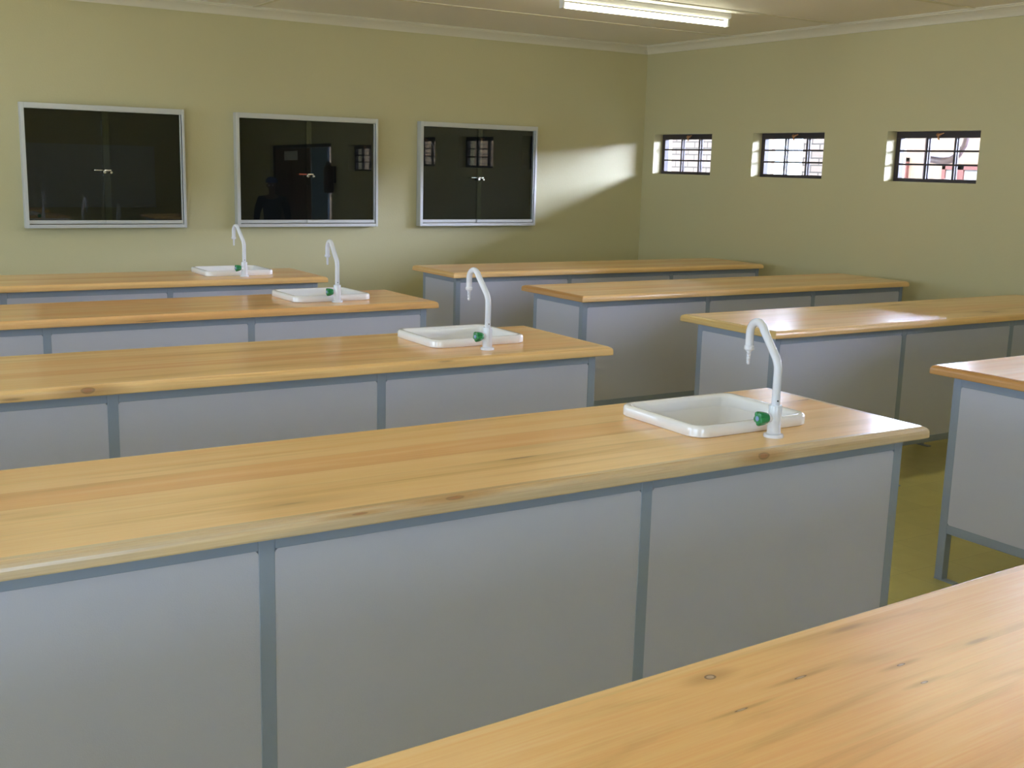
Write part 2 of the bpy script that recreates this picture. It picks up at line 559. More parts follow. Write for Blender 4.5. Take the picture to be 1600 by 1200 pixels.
# ------------------------------------------------------------------ small barred windows in the right wall
def right_window(i, y0, y1):
    x = XW + 0.105
    root = empty('window_%d' % i, (x, (y0 + y1) / 2, WZ0))
    root['kind'] = 'structure'
    h = (y1 - y0) / 2
    H = WZ1 - WZ0
    # steel frame
    bm = bmesh.new()
    box(bm, 0, 0.05, -h, h, H - 0.048, H, 0.002)
    box(bm, 0, 0.05, -h, h, 0, 0.026, 0.002)
    box(bm, 0, 0.05, -h, -h + 0.03, 0.026, H - 0.048, 0.002)
    box(bm, 0, 0.05, h - 0.042, h, 0.026, H - 0.048, 0.002)
    obj('window_frame', bm, M_BAR, root)
    # burglar bars in front
    zl, zh = 0.026, H - 0.048
    for k in (1, 2):
        yk = h - 0.042 - k * (2 * h - 0.072) / 3
        obj('burglar_bar', bx(-0.006, 0.008, yk - 0.009, yk + 0.009, zl - 0.004, zh + 0.004, 0.002), M_BAR, root)
    for k in (1, 2):
        zk = zl + (zh - zl) * k / 3 + 0.004
        obj('burglar_bar', bx(-0.003, 0.006, -h + 0.02, h - 0.03, zk - 0.007, zk + 0.007, 0.002), M_BAR, root)
    # casement glazing bars further out and the pane
    bm = bmesh.new()
    for k in (1, 2):
        yk = h - 0.046 - k * (2 * h - 0.072) / 3
        box(bm, 0.018, 0.034, yk - 0.006, yk + 0.006, 0.0, H, 0.002)
    box(bm, 0.018, 0.034, -h, -h + 0.02, 0, H)
    box(bm, 0.018, 0.034, h - 0.02, h, 0, H)
    box(bm, 0.018, 0.034, -h, h, 0, 0.02)
    box(bm, 0.018, 0.034, -h, h, H - 0.04, H)
    obj('casement', bm, M_BAR, root)
    obj('pane', bx(0.024, 0.027, -h + 0.01, h - 0.01, 0.01, H - 0.01), M_GLASS, root)
    # latch on the top member
    bm = bmesh.new()
    lathe(bm, [(0.0, -0.034), (0.012, -0.034), (0.014, -0.026), (0.008, -0.018), (0.008, 0.0)], 'x', (0, 0.01, H - 0.026), 14)
    tube(bm, [(-0.028, 0.01, H - 0.026), (-0.030, -0.014, H - 0.020), (-0.026, -0.040, H - 0.014)], [0.006, 0.006, 0.004], 10)
    tube(bm, [(-0.026, 0.012, H - 0.030), (-0.026, 0.006, H - 0.052), (-0.022, 0.0, H - 0.062)], [0.006, 0.007, 0.004], 10)
    obj('latch', bm, M_COPPER, root, smooth=True)

for i, (a, b_) in enumerate(RIGHT_WINDOWS):
    right_window(i + 1, a, b_)

def left_window(i, y0, y1, rear=False):
    x = XL0 - 0.13
    root = empty('window_%d' % i, (x, (y0 + y1) / 2, LZ0))
    if rear:
        root.location = ((y0 + y1) / 2, YR - 0.13, LZ0)
        root.rotation_euler = (0, 0, PI / 2)
    root['kind'] = 'structure'
    h = (y1 - y0) / 2
    H = LZ1 - LZ0
    bm = bmesh.new()
    box(bm, -0.03, 0.03, -h, h, 0, 0.05)
    box(bm, -0.03, 0.03, -h, h, H - 0.05, H)
    for yk in (-h, -h / 3 - 0.02, h / 3 - 0.02, h - 0.04):
        box(bm, -0.03, 0.03, yk, yk + 0.04, 0.05, H - 0.05)
    box(bm, -0.03, 0.03, -h, h, H * 0.68, H * 0.68 + 0.035)
    obj('window_frame', bm, M_BAR, root)
    obj('pane', bx(-0.003, 0.003, -h + 0.01, h - 0.01, 0.01, H - 0.01), M_GLASS, root)

for i, (a, b_) in enumerate(LEFT_WINDOWS):
    left_window(i + 6, a, b_)
left_window(9, -0.7, 1.6, rear=True)

# daylight portals in the window openings help the sky light find its way in
def portal(x, y0, y1, z0, z1, d, rear=False):
    l = bpy.data.lights.new('daylight_portal', 'AREA')
    l.shape = 'RECTANGLE'
    l.size = z1 - z0
    l.size_y = y1 - y0
    l.cycles.is_portal = True
    o = bpy.data.objects.new('daylight_portal', l)
    COL.objects.link(o)
    o.location = (x, (y0 + y1) / 2, (z0 + z1) / 2)
    o.rotation_euler = (0, PI / 2 * (1 if d < 0 else -1), 0)
    if rear:
        o.location = ((y0 + y1) / 2, x, (z0 + z1) / 2)
        o.rotation_euler = Matrix(((0, 1, 0), (0, 0, -1), (-1, 0, 0))).to_euler()
for a, b_ in RIGHT_WINDOWS:
    portal(XW + WT + 0.02, a, b_, WZ0, WZ1, -1)
for a, b_ in LEFT_WINDOWS:
    portal(XL0 - WT - 0.02, a, b_, LZ0, LZ1, 1)
portal(YR - WT - 0.02, -0.7, 1.6, LZ0, LZ1, 1, rear=True)

# ------------------------------------------------------------------ double door seen only as a reflection
d = empty('door_1', (XW + 0.06, DOOR_Y0, 0))
d['kind'] = 'structure'
bm = bmesh.new()
box(bm, 0, 0.1, 0, 0.05, 0, DOOR_Z)
box(bm, 0, 0.1, DOOR_Y1 - DOOR_Y0 - 0.05, DOOR_Y1 - DOOR_Y0, 0, DOOR_Z)
box(bm, 0, 0.1, 0.05, DOOR_Y1 - DOOR_Y0 - 0.05, DOOR_Z - 0.05, DOOR_Z)
obj('door_frame', bm, M_BAR, d)
bm = bmesh.new()
box(bm, 0.02, 0.06, 0.055, 1.60, 0.01, DOOR_Z - 0.055)
for a, b_ in ((0.12, 0.78), (0.90, 1.52)):
    for z0, z1 in ((0.15, 0.75), (0.90, 1.85)):
        box(bm, 0.012, 0.02, a, b_, z0, z1, 0.004)
leaf = obj('door_leaf', bm, M_DOORBROWN, d)
leaf['label'] = 'dark varnished closed leaf'
leaf = obj('door_leaf', bx(0.02, 0.06, 1.62, 2.28, 0.01, DOOR_Z - 0.055, 0.004), M_DOORBLUE, d)
leaf['label'] = 'blue-grey leaf standing slightly open'
obj('notice', bx(0.005, 0.011, 0.52, 1.10, 1.78, 1.93), M_PAPER, d)

# ------------------------------------------------------------------ outside: what the small windows show
obj('ground', bx(XL0 - 14, 24, -12, 30, -0.3, -0.13), M_GROUND, kind='structure')
# our own roof overhang on the right; left and rear eaves are added
bm = bmesh.new()
box(bm, XW + WT, 10.0, YR - 2, YB + 3, 2.86, 2.94)
box(bm, 9.92, 10.0, YR - 2, YB + 3, 2.80, 2.94)
obj('trim_%d' % (n + 1), bm, M_ROOF, kind='structure')
bm = bmesh.new()
box(bm, -3.3, XL0 - WT, YR - WT, YB + 3, 2.62, 2.70)
box(bm, -3.3, -3.22, YR - WT, YB + 3, 2.35, 2.70)
obj('trim_%d' % (n + 2), bm, M_ROOF, kind='structure')  # unseen left eave, added to keep sun out and limit the sky

obj('trim_%d' % (n + 3), bx(-3.3, XW + 2, YR - WT - 1.6, YR - WT, 2.62, 2.70), M_ROOF, kind='structure')  # unseen rear eave, added to shade the rear window from the sun

XF = 12.5
def building(name, y0, y1, m, label, h=2.38, depth=4.0):
    root = empty(name, (XF, (y0 + y1) / 2, -0.13))
    hy = (y1 - y0) / 2
    obj('wall', bx(0, depth, -hy, hy, 0, h + 0.13), m, root)
    obj('roof', bx(-0.02, depth + 0.2, -hy + 0.01, hy - 0.01, h + 0.13, h + 0.22), M_ROOF, root)
    return tag(root, label, 'building')
w_ = obj('brick_wall', bx(XF - 0.14, XF + 0.02, 12.75, 20.0, -0.13, 3.6), M_BRICK)
tag(w_, 'pale brick wall seen through the farthest small barred window', 'wall')
b2 = building('brick_building', 10.8, 12.05, M_BRICK, 'pinkish brick wall seen at the right of the middle barred window', 3.6, 0.4)
b3 = building('plastered_building', 4.0, 10.75, M_PLASTER, 'orange-cream plastered building with red window frames seen through the nearest barred window')
building('brick_building', -22.0, 3.9, M_BRICK2, 'orange brick building outside, seen mirrored in the right cabinet')
for (a, b_) in ((10.15, 10.50), (9.33, 9.60), (8.60, 9.33)):
    yc = (4.0 + 10.75) / 2
    f = bmesh.new()
    z0, z1 = 0.9 + .13, (1.89 if a > 10 else 1.80) + .13
    box(f, -0.05, 0.0, a - yc, a - yc + 0.05, z0, z1)
    box(f, -0.05, 0.0, b_ - yc - 0.05, b_ - yc, z0, z1)
    box(f, -0.05, 0.0, a - yc, b_ - yc, z1 - 0.05, z1)
    fr_ = obj('window', f, M_REDFRAME, b3)
    obj('pane', bx(-0.03, -0.01, a - yc + 0.05, b_ - yc - 0.05, z0, z1 - 0.05), M_WHITEWALL, fr_)
col_ = tag(obj('brick_pillar', bx(XF - 0.14, XF + 0.02, 12.62, 12.75, -0.13, 3.6), M_BRICK2), 'slim orange brick pillar seen at the left of the middle barred window', 'pillar')
# curved steel play frame outside
bm = bmesh.new()
tube(bm, [(9.6, 7.59, -0.13), (9.6, 7.59, 2.6)], 0.03, 10)
tube(bm, [(9.6, 7.59, 1.83), (9.6, 7.40, 1.81), (9.6, 7.31, 1.82), (9.6, 7.23, 1.87), (9.6, 7.17, 1.96), (9.6, 7.14, 2.1), (9.6, 7.13, 2.6)], [0.034, 0.038, 0.036, 0.032, 0.028, 0.026, 0.026], 10)
tag(obj('steel_pipework', bm, M_PIPE, smooth=True), 'curved purple-brown steel pipe outside the nearest barred window', 'pipe')

# ------------------------------------------------------------------ fluorescent battens
def batten(x, y, label, mains=True):
    root = empty('fluorescent_light', (x, y, ZC))
    tag(root, label, 'ceiling light', 'fluorescent battens on the ceiling')
    bm = bmesh.new()
    prof = [(-0.034, 0), (-0.034, -0.028), (-0.024, -0.040), (0.024, -0.040), (0.034, -0.028), (0.034, 0)]
    loft(bm, [[(-0.755, py, pz) for py, pz in prof], [(0.755, py, pz) for py, pz in prof]], True, True)
    obj('housing', bm, M_LAMP, root)
    for s in (-1, 1):
        bm = bmesh.new()
        box(bm, s * 0.745 - 0.010, s * 0.745 + 0.010, -0.020, 0.020, -0.096, -0.038, 0.003)
        obj('lamp_holder', bm, M_LAMP, root)
    bm = bmesh.new()
    lathe(bm, [(0.0, -0.735), (0.015, -0.735), (0.0185, -0.72), (0.019, -0.70), (0.019, 0.70), (0.0185, 0.72), (0.015, 0.735), (0.0, 0.735)], 'x', (0, 0, -0.074), 18)
    obj('tube', bm, M_TUBE, root, smooth=True)
    return root
batten(5.29, 6.675, 'lit fluorescent tube light on the ceiling, the only one seen whole')
for x, y, w in ((1.55, 6.675, 'left of the cabinets'), (5.29, 3.45, 'over the right benches'), (1.55, 3.45, 'over the left benches'), (5.29, 0.2, 'near the door'), (1.55, 0.2, 'over the camera end of the room')):
    batten(x, y, 'lit fluorescent tube light out of frame, ' + w)

# ------------------------------------------------------------------ laboratory benches
T = 0.0375
TOP = 0.9
PROF = [(0, 0), (0.0165, 0), (0.0180, -0.0018), (0.0215, -0.0026), (0.0275, -0.0058), (0.0315, -0.0115), (0.0330, -0.0185), (0.0330, -0.0330), (0.0315, -0.0362), (0.0285, -T), (0, -T)]
EW = 0.033      # width of the edge strip

def edge_strip(x0, x1, y0, y1, side, m, parent):
    """mitred moulding around the rectangle x0..x1, y0..y1 (outer size)"""
    ix0, ix1, iy0, iy1 = x0 + EW, x1 - EW, y0 + EW, y1 - EW
    loops = []
    A, B = [], []
    for o, z in PROF:
        c = {'front': ((ix0 - o, iy0 - o), (ix1 + o, iy0 - o)), 'back': ((ix1 + o, iy1 + o), (ix0 - o, iy1 + o)),
             'right': ((ix1 + o, iy0 - o), (ix1 + o, iy1 + o)), 'left': ((ix0 - o, iy1 + o), (ix0 - o, iy0 - o))}[side]
        A.append((*c[0], z))
        B.append((*c[1], z))
    bm = bmesh.new()
    loft(bm, [A, B], True, True)
    o = obj('edge_strip', bm, m, parent)
    return o

def slab(bm, x0, x1, y0, y1, hole=None):
    xs = [x0, x1] if not hole else [x0, hole[0], hole[1], x1]
    ys = [y0, y1] if not hole else [y0, hole[2], hole[3], y1]
    def solid(i, j):
        return 0 <= i < len(xs) - 1 and 0 <= j < len(ys) - 1 and not (hole and i == 1 and j == 1)
    for i in range(len(xs) - 1):
        for j in range(len(ys) - 1):
            if not solid(i, j):
                continue
            a, b_, c, d_ = xs[i], xs[i + 1], ys[j], ys[j + 1]
            for z in (0, -T):
                bm.faces.new([bm.verts.new(p) for p in ((a, c, z), (b_, c, z), (b_, d_, z), (a, d_, z))])
            for di, dj, p, q in ((-1, 0, (a, c), (a, d_)), (1, 0, (b_, c), (b_, d_)), (0, -1, (a, c), (b_, c)), (0, 1, (a, d_), (b_, d_))):
                if not solid(i + di, j + dj):
                    bm.faces.new([bm.verts.new(v) for v in ((*p, 0), (*q, 0), (*q, -T), (*p, -T))])
    bmesh.ops.remove_doubles(bm, verts=bm.verts[:], dist=1e-5)

PW = 0.038
def bench(key, ox, oy, rz, x0, x1, dep, posts, label, top_mat, edge_mats, hole=None, group=None):
    """local frame: y = 0 at the back edge, front edge at -dep; posts: centres in local x"""
    root = empty('laboratory_bench', (ox, oy, 0), rz)
    tag(root, label, 'workbench', group)
    bm = bmesh.new()
    slab(bm, x0 + EW, x1 - EW, -dep + EW, -EW, hole)
    t = obj('tabletop', bm, top_mat, root)
    t.location = (0, 0, TOP)
    for side in ('front', 'back', 'left', 'right'):
        e = edge_strip(x0, x1, -dep, 0, side, edge_mats[side], root)
        e.location = (0, 0, TOP)
    yf, yb = -dep + 0.05 + PW / 2, -0.087 - PW / 2
    zt = TOP - T
    for px in posts:
        for yy in (yf, yb):
            lg = obj('leg', bx(px - PW / 2, px + PW / 2, yy - PW / 2, yy + PW / 2, 0.004, zt, 0.002, 1), M_FRAME, root)
            obj('foot_plate', bx(px - PW / 2 - 0.002, px + PW / 2 - 0.008, yy - PW / 2 - 0.058, yy + PW / 2, 0, 0.006, 0.001, 1), M_FRAME, lg)
    pairs = list(zip(posts[:-1], posts[1:]))
    # rails between the posts
    for za, zb in ((zt - PW, zt), (0.205, 0.205 + PW)):
        for a, b_ in pairs:
            obj('rail', bx(a + PW / 2, b_ - PW / 2, yf - PW / 2, yf + PW / 2, za, zb, 0.0015, 1), M_FRAME, root)
            if za > 0.5:
                obj('rail', bx(a + PW / 2, b_ - PW / 2, yb - PW / 2, yb + PW / 2, za, zb, 0.0015, 1), M_FRAME, root)
        for px in (posts[0], posts[-1]):
            obj('rail', bx(px - PW / 2, px + PW / 2, yf + PW / 2, yb - PW / 2, za, zb, 0.0015, 1), M_FRAME, root)
    z0, z1 = 0.205 + PW, zt - PW
    def panel(axis, a, b_, face, thick):
        pts = rrect((a + b_) / 2, (z0 + z1) / 2, (b_ - a) / 2 + 0.001, (z1 - z0) / 2 + 0.001, 0.013, 4)
        bm = bmesh.new()
        if axis == 'y':
            loft(bm, [[(p, face, q) for p, q in pts], [(p, face + thick, q) for p, q in pts]], True, True)
        else:
            loft(bm, [[(face, p, q) for p, q in pts], [(face + thick, p, q) for p, q in pts]], True, True)
        obj('panel', bm, M_PANEL, root)
    for a, b_ in pairs:
        panel('y', a + PW / 2, b_ - PW / 2, yf - PW / 2 + 0.0015, 0.012)
    panel('x', yf + PW / 2, yb - PW / 2, posts[0] - PW / 2 + 0.0015, 0.012)
    panel('x', yf + PW / 2, yb - PW / 2, posts[-1] + PW / 2 - 0.0015, -0.012)
    return root

PALE = [(0.0, (0.52, 0.42, 0.27)), (0.3, (0.56, 0.47, 0.32)), (0.6, (0.60, 0.52, 0.38)), (1.0, (0.52, 0.43, 0.26))]
ORANGE = [(0.0, (0.50, 0.27, 0.09)), (0.4, (0.54, 0.30, 0.105)), (0.7, (0.52, 0.31, 0.12)), (1.0, (0.58, 0.35, 0.13))]
GREENY = [(0.0, (0.62, 0.47, 0.18)), (0.4, (0.66, 0.50, 0.20)), (0.7, (0.60, 0.46, 0.18)), (1.0, (0.68, 0.54, 0.24))]
WARM = None
GOLD = [(0.0, (0.76, 0.44, 0.17)), (0.35, (0.80, 0.50, 0.21)), (0.6, (0.78, 0.52, 0.23)), (0.8, (0.82, 0.58, 0.29)), (1.0, (0.76, 0.46, 0.18))]

def edges(seed, front=WARM, left=WARM, right=WARM, fk=()):
    fr_ = wood('edge_wood_front_%s' % seed, seed + 0.3, 0.2, front, fk, dots=0.7, rough=0.22, edge=True)
    le = wood('edge_wood_left_%s' % seed, seed + 0.5, 0.2, left, dots=0.6, axis='y', rough=0.22, edge=True)
    ri = wood('edge_wood_right_%s' % seed, seed + 0.7, 0.2, right, dots=0.6, axis='y', rough=0.22, edge=True)
    return {'front': fr_, 'back': wood('edge_wood_back_%s' % seed, seed + 0.9, 0.2, None, dots=0.5), 'left': le, 'right': ri}

BENCHES = [
    # key, ox, oy, rz, x0, x1, dep, posts, seed, sink centre (world), label
    ('L1', 2.9893, 7.687, -0.0037, -3.0, 0, 0.6659, (2.917, 1.963, 1.010, 0.05), 1.0, (2.470, 7.425),
     'varnished wooden bench with a sink, farthest of the left row, under the display cabinets'),
    ('L2', 3.0216, 6.2295, 0.0153, -3.1, 0, 0.6574, (2.952, 1.953, 0.964, -0.03), 2.0, (2.485, 5.950),
     'varnished wooden bench with a sink, second from the back wall in the left row'),
    ('L3', 2.9702, 4.5909, -0.0056, -3.1, 0, 0.7169, (2.895, 1.896, 0.889, -0.11), 3.0, (2.450, 4.305),
     'varnished wooden bench with a sink, third from the back wall in the left row'),
    ('L4', 2.9313, 2.9131, -0.0034, -3.1, 0, 0.7031, (2.855, 1.868, 0.822, -0.15), 4.0, (2.377, 2.585),
     'largest whole bench in view, pale wooden top with a white sink, left of the aisle'),
    ('L5', 2.9781, 1.3395, 0.039, -3.3, 0, 0.6833, (2.90, 1.90, 0.90, -0.10, -0.30), 5.0, None,
     'bare golden wooden bench top cut off by the bottom right corner'),
    ('R1', 3.9381, 7.6618, -0.0123, 0, 2.945, 0.6526, (4.003, 4.960, 5.943, 6.862), 6.0, None,
     'wooden-topped bench without sink, farthest of the right row, in the corner of the room'),
    ('R2', 3.9679, 6.1836, -0.0018, 0, 2.925, 0.6797, (4.026, 5.004, 5.964, 6.868), 7.0, None,
     'wooden-topped bench without sink, second from the back in the right row, orange end edge'),
    ('R3', 3.9952, 4.6457, -0.0012, 0, 2.90, 0.7073, (4.064, 4.996, 5.925, 6.860), 8.0, None,
     'wooden-topped bench without sink, third from the back in the right row, pale moulded end'),
    ('R4', 3.9171, 2.9855, 0.0085, 0, 2.95, 0.6833, (3.979, 4.950, 5.920, 6.835), 9.0, None,
     'grey panelled bench cut off by the right edge, its end facing the aisle'),
]
STY = {
    'L1': dict(front=None), 'L2': dict(front=None), 'L3': dict(front=None, right=None),
    'L4': dict(front=PALE, right=PALE), 'L5': dict(front=None),
    'R1': dict(front=None, left=None), 'R2': dict(front=None, left=ORANGE), 'R3': dict(front=None, left=GREENY), 'R4': dict(front=ORANGE, left=ORANGE),
}
TONE = {'L4': (1.0, 1.0, 1.0)}
for key, ox, oy, rz, x0, x1, dep, posts, seed, sink, label in BENCHES:
    c, s = math.cos(rz), math.sin(rz)
    hole = None
    if sink:
        dx, dy = sink[0] - ox, sink[1] - oy
        lx, ly = dx * c + dy * s, -dx * s + dy * c
        hole = (lx - 0.207, lx + 0.207, ly - 0.170, ly + 0.170)
    knots, fk = [], []
    if key == 'L5':     # the ringed knot and its companions in the foreground
        for wx, wy, kl, kw in ((1.133, 1.203, 0.0105, 0.008), (1.255, 1.135, 0.014, 0.0028), (1.10, 1.10, 0.014, 0.0022), (1.43, 1.09, 0.010, 0.003), (1.41, 1.03, 0.009, 0.003)):
            dx, dy = wx - ox, wy - oy
            knots.append((dx * c + dy * s, -dx * s + dy * c, kl, kw))
    if key == 'L4':
        fk = [(2.235 - ox, -dep - 0.012, 0.022, 0.013), (1.262 - ox, -dep + 0.002, 0.026, 0.008), (1.02 - ox, -dep - 0.005, 0.02, 0.004)]
    if key == 'L3':
        fk = [(0.80 - ox, -dep - 0.014, 0.024, 0.014)]
    tm = wood('varnished_planks_%s' % int(seed), seed, 0.105 if key != 'L5' else 0.16, None if key != 'L5' else GOLD, knots, dots=1.0 if key != 'L5' else 0.6, rough=0.2, seams=1.0 if key != 'L5' else 0.0, streak=1.0 if key != 'L5' else 0.8)
    lp = [p - ox for p in posts]
    if key == 'L5':
        lp = [-0.08, -1.08, -2.08, -3.2]
    lp = sorted(lp)
    if key in ('L1',):
        x0 = lp[0] - 0.075
    elif key[0] == 'L':
        x0 = lp[0] - 0.075
    bench(key, ox, oy, rz, x0, x1, dep, lp, label, tm, edges(seed, fk=fk, **STY[key]), hole)

# ------------------------------------------------------------------ sinks
def make_sink(cx, cy, rz, label):
    root = None
    hx, hy = 0.2275, 0.190
    bm = bmesh.new()
    spec = [(hx - 0.004, hy - 0.004, 0.045, 0.0005), (hx, hy, 0.046, 0.004), (hx, hy, 0.046, 0.026), (hx - 0.003, hy - 0.003, 0.043, 0.032), (hx - 0.008, hy - 0.008, 0.040, 0.035),
            (hx - 0.018, hy - 0.018, 0.034, 0.0345), (hx - 0.024, hy - 0.024, 0.030, 0.031), (hx - 0.028, hy - 0.028, 0.030, 0.022), (hx - 0.034, hy - 0.034, 0.034, -0.03),
            (hx - 0.042, hy - 0.042, 0.040, -0.13), (hx - 0.058, hy - 0.058, 0.040, -0.155), (hx - 0.09, hy - 0.09, 0.04, -0.163)]
    loops = [[(x, y, z) for x, y in rrect(0, 0, a, b_, r, 6)] for a, b_, r, z in spec]
    loft(bm, loops, False, True)
    # outside of the bowl below the worktop
    spec2 = [(hx - 0.044, hy - 0.046, 0.03, 0.0005), (hx - 0.046, hy - 0.048, 0.03, -0.1), (hx - 0.06, hy - 0.06, 0.03, -0.172)]
    loops = [[(x, y, z) for x, y in rrect(0, 0, a, b_, r, 6)] for a, b_, r, z in spec2]
    loft(bm, loops, False, True)
    o = obj('laboratory_sink', bm, M_PORC, smooth=True)
    # keep crisp walls from shading oddly
    o.data.set_sharp_from_angle(angle=math.radians(50))
    o.location = (cx, cy, TOP)
    o.rotation_euler = (0, 0, rz)
    tag(o, label, 'sink', 'white ceramic sinks in the left row')
    bm = bmesh.new()
    lathe(bm, [(0.0, -0.160), (0.024, -0.160), (0.026, -0.1625), (0.026, -0.166), (0.0, -0.166)], 'z', (0, 0, 0), 20)
    obj('drain', bm, M_CHROME, o, smooth=False)
    return o
SINK_LABELS = {'L1': 'white ceramic sink in the farthest bench, below the middle display cabinet',
               'L2': 'white ceramic sink in the second bench from the back wall',
               'L3': 'white ceramic sink in the third bench, in the middle of the photo',
               'L4': 'largest white ceramic sink, in the nearest bench by the aisle'}
for key, ox, oy, rz, x0, x1, dep, posts, seed, sink, label in BENCHES:
    if sink:
        make_sink(sink[0], sink[1], rz, SINK_LABELS[key])

# ------------------------------------------------------------------ laboratory taps
def arc_pts():
    pts = [(0, 0, 0.09), (0, 0, 0.195), (0, 0.001, 0.206), (0, 0.006, 0.219), (0, 0.0125, 0.230)]
    # straight rise leaning over the sink, then the crook
    cx, cz, r = 0.1125, 0.283, 0.0375
    a_s = math.radians(152)
    p0 = (0, cx + r * math.cos(a_s), cz + r * math.sin(a_s))
    pts.append((0, 0.045, 0.230 + (p0[2] - 0.230) * (0.045 - 0.0125) / (p0[1] - 0.0125)))
    for i in range(13):
        a = a_s + (0 - a_s) * i / 12
        pts.append((0, cx + r * math.cos(a), cz + r * math.sin(a)))
    pts.append((0, cx + r, 0.243))
    return pts

def make_tap(x, y, rz, label, krz=0.0):
    root = empty('laboratory_tap', (x, y, TOP), rz)
    tag(root, label, 'tap', 'white swan-neck taps beside the sinks')
    bm = bmesh.new()
    lathe(bm, [(0.0, 0.0), (0.029, 0.0), (0.0295, 0.004), (0.028, 0.008), (0.021, 0.011), (0.0, 0.011)], 'z', (0, 0, 0), 28)
    obj('base_flange', bm, M_TAP, root, smooth=True).data.set_sharp_from_angle(angle=math.radians(40))
    bm = bmesh.new()
    lathe(bm, [(0.0, 0.009), (0.0205, 0.009), (0.0195, 0.03), (0.0195, 0.090), (0.0185, 0.094), (0.0, 0.094)], 'z', (0, 0, 0), 28)
    body = obj('tap_body', bm, M_TAP, root, smooth=True)
    body.data.set_sharp_from_angle(angle=math.radians(40))
    bm = bmesh.new()
    tube(bm, arc_pts(), 0.0122, 18)
    obj('spout', bm, M_TAP, root, smooth=True).data.set_sharp_from_angle(angle=math.radians(50))
    # serrated hose nozzle
    prof = [(0.0, 0.0), (0.0125, 0.0), (0.0155, -0.004), (0.0155, -0.012), (0.0115, -0.016), (0.0075, -0.018)]
    z = -0.018
    for k in range(6):
        prof += [(0.0078 - 0.0003 * k, z - 0.001), (0.0055 - 0.0002 * k, z - 0.006)]
        z -= 0.0065
    prof += [(0.004, z - 0.001), (0.0, z - 0.001)]
    bm = bmesh.new()
    lathe(bm, prof, 'z', (0, 0.150, 0.247), 20)
    obj('nozzle', bm, M_TAP, root, smooth=True).data.set_sharp_from_angle(angle=math.radians(35))
    # set screw hole
    bm = bmesh.new()
    a = -1.72
    d_ = Vector((math.cos(a), math.sin(a), 0))
    p = d_ * 0.0118
    tube(bm, [(p.x, p.y, 0.108), (p.x + d_.x * 0.0012, p.y + d_.y * 0.0012, 0.108)], 0.0026, 10)
    obj('screw', bm, M_BLACK, root)
    # stem and green star knob pointing to the left
    bm = bmesh.new()
    lathe(bm, [(0.0, -0.032), (0.0115, -0.032), (0.013, -0.020), (0.013, -0.010), (0.0, -0.010)], 'x', (0, 0, 0.057), 20)
    st = obj('valve_stem', bm, M_TAP, root, smooth=True)
    bm = bmesh.new()
    loops = []
    nn = 40
    for xx, r, amp in ((-0.024, 0.008, 0.0), (-0.026, 0.0145, 0.0), (-0.030, 0.0165, 0.02), (-0.036, 0.0185, 0.10), (-0.042, 0.0195, 0.17), (-0.055, 0.0205, 0.22), (-0.0585, 0.0195, 0.22), (-0.060, 0.0165, 0.20), (-0.060, 0.008, 0.0)):
        lp = []
        for k in range(nn):
            t = 2 * PI * k / nn
            lobe = abs(math.cos(2.5 * (t + 0.35)))      # five points
            rr = r * (1 + amp * (lobe * 1.3 - 0.9))
            lp.append((xx, rr * math.cos(t), 0.057 + rr * math.sin(t)))
        loops.append(lp)
    loft(bm, loops, True, True)
    kn = obj('knob', bm, M_GREEN, root, smooth=True)
    kn.data.set_sharp_from_angle(angle=math.radians(28))
    bm = bmesh.new()
    lathe(bm, [(0.0, -0.0625), (0.0062, -0.0622), (0.0078, -0.061), (0.0078, -0.0595), (0.0, -0.0595)], 'x', (0, 0, 0.057), 18)
    obj('cap', bm, M_BLUECAP, kn, smooth=True)
    return root
make_tap(2.382, 2.330, -0.16, 'white swan-neck tap with green knob on the nearest sink bench by the aisle')
make_tap(2.421, 4.024, 0.04, 'white swan-neck tap on the third bench, in the middle of the photo')
make_tap(2.490, 5.730, -0.05, 'white swan-neck tap with green knob on the second bench from the back wall')
make_tap(2.476, 7.192, 0.11, 'smallest white swan-neck tap, on the farthest bench under the middle cabinet')

